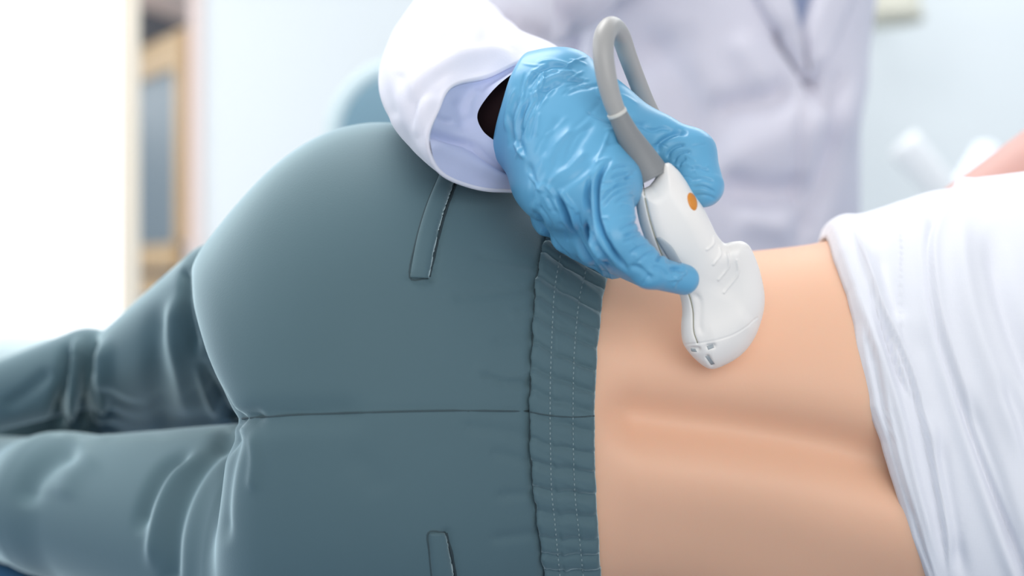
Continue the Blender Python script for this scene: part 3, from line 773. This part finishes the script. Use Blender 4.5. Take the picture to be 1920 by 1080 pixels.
GF = [
    ([(1035, 351), (1052, 385), (1066, 420), (1084, 458), (1111, 498), (1133, 515)], 5, .0056, 'v'),
    ([(1045, 350), (1062, 375), (1075, 410), (1080, 440)], 5, .0016, 'r'),
    ([(1002, 395), (1022, 435), (1049, 471), (1075, 488)], 5, .0034, 'v'),
    ([(1108, 320), (1100, 370), (1103, 409), (1109, 449), (1133, 484), (1157, 511)], 4.5, .0050, 'v'),
    ([(1152, 292), (1130, 318), (1119, 350), (1118, 395), (1129, 435), (1151, 475), (1184, 517)], 4.5, .0056, 'v'),
    ([(1090, 400), (1097, 440), (1120, 480), (1145, 508)], 4, .0012, 'r'),
    # tension lines running from the ring knuckle
    ([(1022, 345), (1060, 318), (1105, 280)], 7, .0011, 'r'), ([(1030, 365), (1075, 335), (1120, 300)], 8, .0012, 'v'),
    ([(1020, 340), (1008, 370), (1000, 400)], 6, .0016, 'r'), ([(1010, 330), (1040, 280), (1080, 230)], 8, .0008, 'r'), ([(1050, 330), (1085, 270), (1120, 220)], 8, .0008, 'v'),
    ([(1020, 300), (1030, 260), (1050, 215)], 8, .0008, 'v'),
    ([(990, 300), (1000, 350), (995, 390)], 6, .0012, 'v'), ([(1050, 400), (1040, 370), (1022, 345)], 5, .0010, 'r'),
    # fine stretch lines over the index knuckle and joint
    ([(1188, 340), (1160, 347), (1137, 362), (1122, 385)], 2.6, .0012, 'v'), ([(1190, 350), (1165, 356), (1143, 372), (1128, 392)], 2.4, .0010, 'v'),
    ([(1180, 325), (1160, 327), (1142, 335)], 2.6, .0010, 'v'), ([(1178, 310), (1158, 312), (1145, 320)], 2.6, .0008, 'v'), ([(1190, 332), (1170, 334), (1152, 342)], 2.4, .0008, 'v'),
    ([(1194, 362), (1170, 368), (1150, 382)], 2.6, .0008, 'v'),
    ([(1206, 428), (1188, 435), (1168, 446)], 3, .0014, 'v'), ([(1210, 436), (1190, 446), (1166, 456)], 3, .0009, 'v'), ([(1200, 415), (1180, 420), (1160, 432)], 3, .0008, 'v'),
    ([(1222, 455), (1200, 464), (1178, 478)], 3, .0009, 'v'), ([(1232, 468), (1212, 478), (1192, 494)], 3, .0009, 'v'),
    ([(1240, 474), (1236, 484), (1232, 492)], 3, .0018, 'v'), ([(1246, 490), (1262, 486), (1280, 492)], 5, .0014, 'v'), ([(1254, 510), (1268, 504), (1286, 512)], 5, .0016, 'v'), ([(1262, 526), (1275, 514), (1290, 510)], 4, .0012, 'r'),
    ([(1220, 500), (1240, 505), (1256, 522)], 5, .0012, 'v'), ([(1175, 500), (1205, 505), (1225, 528)], 6, .0012, 'v'), ([(1190, 470), (1205, 500), (1230, 520)], 6, .0009, 'r'),
    # thumb folds
    ([(1198, 232), (1222, 245), (1244, 240), (1265, 246)], 4, .0012, 'v'), ([(1232, 290), (1236, 272), (1250, 258), (1272, 247), (1292, 252)], 5, .0028, 'v'),
    ([(1250, 300), (1256, 284), (1270, 274), (1288, 272)], 3.5, .0014, 'v'), ([(1262, 308), (1268, 294), (1280, 286), (1298, 284)], 3.2, .0011, 'v'), ([(1272, 316), (1276, 304), (1288, 296)], 3, .0010, 'v'),
    ([(1288, 318), (1308, 314), (1335, 322)], 3, .0008, 'v'), ([(1292, 338), (1315, 334), (1342, 342)], 3, .0008, 'v'), ([(1294, 352), (1318, 350), (1345, 362)], 3, .0009, 'v'), ([(1300, 368), (1322, 366), (1344, 374)], 3, .0007, 'v'),
    # web and back of the hand
    ([(1140, 235), (1185, 235), (1225, 232)], 7, .0014, 'v'), ([(1130, 270), (1175, 262), (1205, 262)], 6, .0010, 'v'), ([(1120, 150), (1160, 190), (1195, 220)], 8, .0012, 'v'),
    # wrist gathers parallel to the cuff
    ([(1085, 128), (1040, 124), (1005, 140), (985, 170)], 4, .0013, 'v'), ([(1095, 140), (1050, 138), (1015, 155), (990, 195)], 4, .0012, 'r'), ([(1110, 155), (1060, 150), (1022, 172), (1000, 205)], 4.5, .0013, 'v'),
    ([(975, 175), (962, 215), (958, 250), (965, 285)], 4, .0016, 'v'), ([(968, 160), (952, 205), (948, 250)], 3.5, .0012, 'r'), ([(1000, 170), (978, 215), (972, 255), (985, 300)], 5, .0018, 'v'), ([(988, 180), (970, 225), (966, 262)], 3.5, .0013, 'r'),
    ([(1018, 180), (1000, 220), (990, 270)], 5, .0009, 'v'), ([(960, 262), (975, 285), (985, 300)], 4, .0015, 'r'),
    ([(1000, 120), (1035, 115), (1075, 125)], 4, .0010, 'r'),
]
V, Q = surface_nets(f_glove, W(915, 560, -.03) - np.array([0, .08, 0]), W(1375, 85, -.03) + np.array([0, .075, 0]), 0.00085)
V = relax(V, Q, 1); V, N = project(f_glove, V, 1); V, Q = subdiv(V, Q); V = relax(V, Q, 1); V, N = project(f_glove, V, 1)
px, py = proj(V); w = np.clip((-N[:, 1] + 0.35) / 0.5, 0, 1)
rg = np.random.default_rng(11)
def rnd(n, box_, ang, L, wd, dp, kinds='vr'):
    for i in range(n):
        x_, y_ = rg.uniform(box_[0], box_[2]), rg.uniform(box_[1], box_[3]); a = math.radians(rg.normal(*ang)); l = rg.uniform(.6, 1.3) * L
        dx, dy = math.cos(a) * l / 2, -math.sin(a) * l / 2; bx, by = rg.normal(0, .08, 2) * l
        GF.append(([(x_ - dx, y_ - dy), (x_ + bx, y_ + by), (x_ + dx, y_ + dy)], wd * rg.uniform(.7, 1.3), dp * rg.uniform(.5, 1.3), kinds[i % len(kinds)]))
rnd(10, (1000, 190, 1130, 340), (52, 8), 100, 4.5, .0005)
rnd(16, (1000, 115, 1110, 175), (10, 20), 55, 3.0, .0006)
rnd(12, (948, 150, 1010, 290), (78, 10), 60, 3.2, .0007)
rnd(16, (995, 340, 1080, 460), (-62, 10), 60, 3.0, .0007)
rnd(6, (1090, 400, 1150, 510), (-60, 10), 45, 2.6, .0005)
rnd(14, (1130, 300, 1195, 420), (20, 14), 38, 2.2, .00045)
rnd(12, (1180, 430, 1290, 530), (10, 30), 30, 2.4, .0005)
rnd(14, (1215, 240, 1345, 380), (-10, 22), 34, 2.3, .0004)
rnd(10, (1110, 140, 1200, 250), (-25, 18), 50, 3.0, .0005)
low = np.sin(px * 0.043 + py * 0.031) * np.sin(px * 0.021 - py * 0.05 + 1.3)
V = V + N * ((feats(px, py, GF) + 0.00025 * low) * w)[:, None]
glove = link_mesh('glove', V, Q, M['glove'], doc, label='pale blue disposable glove')

# ------------------------------------------------------------------ ultrasound probe
probe = empty('ultrasound_probe', 'white curved ultrasound probe with grey looping cable held against the lower back', 'probe')
OUT = [(1190, 352), (1218, 348), (1247, 306), (1268, 316), (1284, 336), (1300, 362), (1318, 388), (1332, 416), (1344, 440), (1358, 455), (1372, 453), (1390, 452), (1404, 460), (1414, 478), (1424, 505), (1432, 540), (1434, 566), (1430, 592), (1420, 622), (1404, 650), (1384, 670), (1360, 684), (1338, 692), (1322, 688), (1304, 674), (1288, 656), (1279, 638), (1277, 610), (1279, 585), (1275, 556), (1258, 522), (1236, 492), (1216, 462), (1201, 425), (1193, 388)]
OUT = np.array(OUT, float)
gx = np.arange(1140, 1481, 2.0); gy = np.arange(260, 741, 2.0); GX, GY = np.meshgrid(gx, gy, indexing='ij')
def poly_sdf(px, py, P):
    d = np.full(px.shape, 1e9); s = np.ones(px.shape)
    n = len(P)
    for i in range(n):
        a, b = P[i], P[(i + 1) % n]; e = b - a
        t = np.clip(((px - a[0]) * e[0] + (py - a[1]) * e[1]) / (e @ e), 0, 1)
        d = np.minimum(d, (px - a[0] - t * e[0]) ** 2 + (py - a[1] - t * e[1]) ** 2)
        c = ((a[1] > py) != (b[1] > py)); xi = a[0] + (py - a[1]) / (b[1] - a[1] + 1e-12) * (b[0] - a[0])
        s = np.where(c & (px < xi), -s, s)
    return np.sqrt(d) * s
OC = catmull(np.vstack([OUT, OUT[:1]]), 4)[:-1]
GD = poly_sdf(GX, GY, OC)
def bil(G, px, py):
    u = np.clip((px - gx[0]) / 2.0, 0, len(gx) - 1.001); v = np.clip((py - gy[0]) / 2.0, 0, len(gy) - 1.001)
    i = u.astype(int); j = v.astype(int); a = u - i; b = v - j
    return G[i, j] * (1 - a) * (1 - b) + G[i + 1, j] * a * (1 - b) + G[i, j + 1] * (1 - a) * b + G[i + 1, j + 1] * a * b
AX0, AX1 = np.array([1215., 325.]), np.array([1365., 650.]); AXD = (AX1 - AX0) / np.linalg.norm(AX1 - AX0); AXL = np.linalg.norm(AX1 - AX0)
def probe_frame(px, py):
    t = ((px - AX0[0]) * AXD[0] + (py - AX0[1]) * AXD[1]) / AXL
    return t
TT = np.array([-.3, 0, .15, .35, .55, .72, .9, 1.1, 1.3]); HH = np.array([.0095, .0105, .0145, .0170, .0155, .0135, .0140, .0135, .0130]); YY = np.array([-.048, -.044, -.039, -.033, -.026, -.019, -.013, -.008, -.004])
f_h, f_y = csp(TT, HH), csp(TT, YY)
def f_probe(P):
    px, py = proj(P); d2 = bil(GD, px, py) * K0 * 0.97
    t = probe_frame(px, py); h = f_h(t); yc = f_y(t); r = 0.0125 + 0 * h
    # the bevel is fuller on the seam side, the near face leans to the right
    r = np.minimum(r, h * 0.9)
    qx = np.maximum(d2 + r, 0); qy = np.maximum(np.abs(P[..., 1] - yc) - h + r, 0)
    return np.sqrt(qx * qx + qy * qy) - r + np.minimum(np.maximum(d2 + r, np.abs(P[..., 1] - yc) - h + r), 0)
PRF = [
    ([(1206, 342), (1211, 380), (1222, 425), (1240, 475), (1262, 512), (1288, 545), (1298, 580), (1300, 620), (1308, 644)], 2.2, .0006, 'V'),
    # four curved grip ribs
    ([(1338, 444), (1337, 458), (1326, 468)], 2.2, .0007, 'R'), ([(1350, 462), (1352, 478), (1338, 496)], 2.2, .0007, 'R'),
    ([(1365, 474), (1367, 500), (1348, 525)], 2.2, .0007, 'R'), ([(1382, 488), (1383, 515), (1358, 549)], 2.2, .0007, 'R'),
    ([(1338, 450), (1352, 480), (1362, 520), (1345, 560)], 24, .0008, 'v'),
    # ridge framing the near side below the fingertip
    ([(1292, 548), (1312, 565), (1312, 610), (1318, 632)], 6, .0010, 'v'), ([(1318, 636), (1360, 622), (1410, 590)], 26, .0012, 'r'),
    ([(1285, 646), (1308, 644), (1330, 640), (1375, 626), (1420, 596)], 1.8, .0003, 'V'),
    # recesses on the nose end
    ([(1299, 655), (1308, 655)], 4.5, .0016, 'V'), ([(1329, 650), (1337, 648)], 4.5, .0016, 'V'), ([(1327, 670), (1335, 684)], 4, .0016, 'V'),
]
V, Q = surface_nets(f_probe, (W(1160, 720, 0)[0], -.075, W(0, 715, 0)[2]), (W(1460, 0, 0)[0], .025, W(0, 285, 0)[2]), 0.0009)
V = relax(V, Q, 2); V, Q = subdiv(V, Q); V, N = project(f_probe, V, 1)
px, py = proj(V); w = np.clip((-N[:, 1] + 0.2) / 0.4, 0, 1)
V = V + N * (feats(px, py, PRF) * w)[:, None]
shell = link_mesh('shell', V, Q, M['white'], probe)
bvh_s = mesh_bvh(V, Q)
surf_line('parting_line', bvh_s, [(1206, 343), (1211, 380), (1222, 425), (1240, 475), (1262, 512), (1288, 545), (1299, 580), (1301, 620), (1308, 643)], 0.00028, M['line'], shell, 0.0, dy=-.03)
drape('grey_inset', bvh_s, [(1230, 446), (1245, 472), (1264, 502)], [(1238, 444), (1260, 462), (1278, 492)], 0.0, 0.0007, M['inset'], shell, 14, 6, dy=-.03)
# orange button: a low oval
BV, BF = [], []; nb, nrg = 28, 6
for i in range(nrg):
    f = 1 - i / (nrg - 1) if i else 1.0
    for j in range(nb):
        a = 2 * math.pi * j / nb; ex, ey = 9.0 * math.cos(a) * f, 19.5 * math.sin(a) * f; r = math.radians(-17)
        X_, Y_ = 1298 + ex * math.cos(r) - ey * math.sin(r), 378 + ex * math.sin(r) + ey * math.cos(r)
        X_ = min(X_, 1309)
        l, n = hit(bvh_s, X_, Y_, -.035); BV.append(tuple(l + n * (0.0009 * (1 - f ** 4) if i else -0.0006)))
for i in range(nrg - 1):
    for j in range(nb): BF.append((i * nb + j, i * nb + (j + 1) % nb, (i + 1) * nb + (j + 1) % nb, (i + 1) * nb + j))
link_mesh('button', BV, BF, M['orange'], probe, label='orange oval button')
for (A_l, B_l) in (([(1295, 653), (1304, 654)], [(1297, 659), (1307, 660)]), ([(1325, 649), (1337, 645)], [(1328, 656), (1339, 652)]), ([(1322, 668), (1333, 684)], [(1328, 666), (1340, 682)])):
    drape('recess', bvh_s, A_l, B_l, 0.0, 0.0002, M['recess'], shell, 6, 4, dy=-.01)
# strain relief, ring, cable
ys = lambda t: -0.046 - 0.010 * t
tube('strain_relief', [W(1220, 334, -.043), W(1214, 322, -.0435), W(1196, 288, -.047), W(1177, 252, -.052), W(1157, 212, -.056)], [.0104, .0103, .0084, .0062, .0050], M['grey'], probe, 32, 8)
tube('ring', [W(1158.5, 215, -.0557), W(1157, 212, -.056), W(1155.5, 209, -.0563)], [.0053, .0054, .0053], M['ring'], probe, 28, 3)
tube('cable', [W(1158, 214, -.056), W(1147, 185, -.058), W(1137, 145, -.060), W(1131, 100, -.060), W(1134, 66, -.056), W(1147, 50, -.045), W(1163, 66, -.030), W(1177, 105, -.018), W(1192, 145, -.004), W(1210, 190, .006), W(1232, 240, .02), W(1252, 310, .06), W(1268, 380, .13), W(1275, 430, .22), W(1275, 560, .30), W(1300, 760, .40)],
     [.0048, .0051, .0054, .0056, .0056, .0055, .0053, .0051, .0050, .0050, .0050, .0050, .005, .005, .005, .005], M['cable'], probe, 28, 10)

# ------------------------------------------------------------------ things in the background
ch = empty('round_back_chair', 'pale teal chair with a rounded back, behind the patient hip', 'chair')
yc_ = 0.95; kc = kk(yc_); cc = W(765, 262, yc_); R_ = 128 * kc
def disc(name, c, r, th_, m, parent, bulge=0.01, n=48, k=8, z_s=1.0):
    V, F = [], []
    for i in range(k + 1):
        f = 1 - i / k
        for j in range(n):
            a = 2 * math.pi * j / n; V.append((c[0] + r * f * math.cos(a), c[1] - th_ / 2 - bulge * (1 - f * f), c[2] + z_s * r * f * math.sin(a)))
    for i in range(k):
        for j in range(n): F.append((i * n + j, i * n + (j + 1) % n, (i + 1) * n + (j + 1) % n, (i + 1) * n + j))
    b0 = len(V)
    for j in range(n):
        a = 2 * math.pi * j / n; V.append((c[0] + r * math.cos(a), c[1] + th_ / 2, c[2] + z_s * r * math.sin(a)))
    F.append(tuple(b0 + j for j in range(n)))
    for j in range(n): F.append((j, b0 + j, b0 + (j + 1) % n, (j + 1) % n))
    return link_mesh(name, V, F, m, parent)
bk = disc('backrest', cc, R_, 0.04, M['teal'], ch)
a_ = np.linspace(0, 2 * math.pi, 40, endpoint=True)
tube('piping', [(cc[0] + (R_ + .004) * math.cos(t), cc[1] - 0.01, cc[2] + (R_ + .004) * math.sin(t)) for t in a_], [0.013] * 40, M['tealp'], bk, 12, 2, caps=False)
tube('post', [(cc[0], cc[1] + .03, cc[2] - R_ * .5), (cc[0], cc[1] + .04, cc[2] - R_ - .15), (cc[0], cc[1] - .05, 0.72)], [.015] * 3, M['metal'], ch, 12)
box('seat', (cc[0] - .2, cc[1] - .38, .66), (cc[0] + .2, cc[1] - .0, .73), M['teal'], ch, 0.03)
tube('stem', [(cc[0], cc[1] - .19, .66), (cc[0], cc[1] - .19, .3), (cc[0], cc[1] - .19, .06)], [.025] * 3, M['metal'], ch, 14)
for i in range(5):
    a = i * 2 * math.pi / 5 + .3
    tube('foot', [(cc[0], cc[1] - .19, .09), (cc[0] + .14 * math.cos(a), cc[1] - .19 + .14 * math.sin(a), .06), (cc[0] + .26 * math.cos(a), cc[1] - .19 + .26 * math.sin(a), .025)], [.02, .018, .02], M['metal'], ch, 10)

def f_cush(c, r, p=3.0):
    def f(P):
        q = np.abs((P - c) / r); l = (q ** p).sum(-1) ** (1 / p) + 1e-6
        return np.sqrt(((P - c) ** 2).sum(-1)) * (1 - 1 / l)
    return f
c1 = W(-40, 752, 0.44); fc = f_cush(c1, np.array([.13, .045, .058]), 3.0)
V, Q = surface_nets(fc, c1 - [.16, .07, .09], c1 + [.16, .07, .09], 0.006); V = relax(V, Q, 2)
c1z = V[:, 2].min()
V[:, 2] = np.where(V[:, 2] < c1[2], c1[2] + (V[:, 2] - c1[2]) * ((c1[2] - TZ) / (c1[2] - c1z)), V[:, 2])
tag(link_mesh('cushion', V, Q, M['tealp'], None), 'very pale teal cushion standing behind the legs at the far left', 'cushion'); 
c2 = np.array([-0.43, 0.20, 0.797]); fc = f_cush(c2, np.array([.13, .15, .022]), 4.0)
V, Q = surface_nets(fc, c2 - [.16, .19, .05], c2 + [.16, .19, .05], 0.006); V = relax(V, Q, 2)
tag(link_mesh('pad', V, Q, M['couch'], None), 'blue pad on the couch under the lower leg', 'cushion')

# examination lamp: two white arms meeting behind the patient
lamp = empty('examination_lamp', 'white jointed lamp arms behind the patient shoulder at the right', 'lamp')
yl = 1.25
jt = W(1790, 385, yl)
tube('upper_arm', [W(1690, 268, yl), W(1730, 312, yl), jt], [.026, .024, .02], M['metal'], lamp, 16, 4)
tube('lower_arm', [W(1850, 290, yl + .1), W(1820, 335, yl + .05), jt], [.022, .02, .02], M['wallw'], lamp, 16, 4)
tube('pole', [jt, (jt[0], jt[1], .6), (jt[0], jt[1], .04)], [.02, .018, .018], M['metal'], lamp, 14)
tube('base', [(jt[0], jt[1], .05), (jt[0], jt[1], .03), (jt[0], jt[1], .0)], [.12, .16, .17], M['metal'], lamp, 32)
# wall lamp with a beige shade near the top of the frame
wl = empty('wall_lamp', 'small beige wall lamp high on the pale wall', 'lamp')
pw = W(1665, -18, 1.71)
tube('lamp_shade', [pw + [0, 0, -.055], pw, pw + [0, 0, .09]], [.062, .052, .04], M['beige'], wl, 28, 5)
tube('bracket', [pw + [0, .01, .05], pw + [0, .09, .05], pw + [0, .15, .02]], [.008] * 3, M['metal'], wl, 10)
tube('wall_plate', [pw + [0, .128, .02], pw + [0, .14, .02], pw + [0, .149, .02]], [.035] * 3, M['metal'], wl, 24)
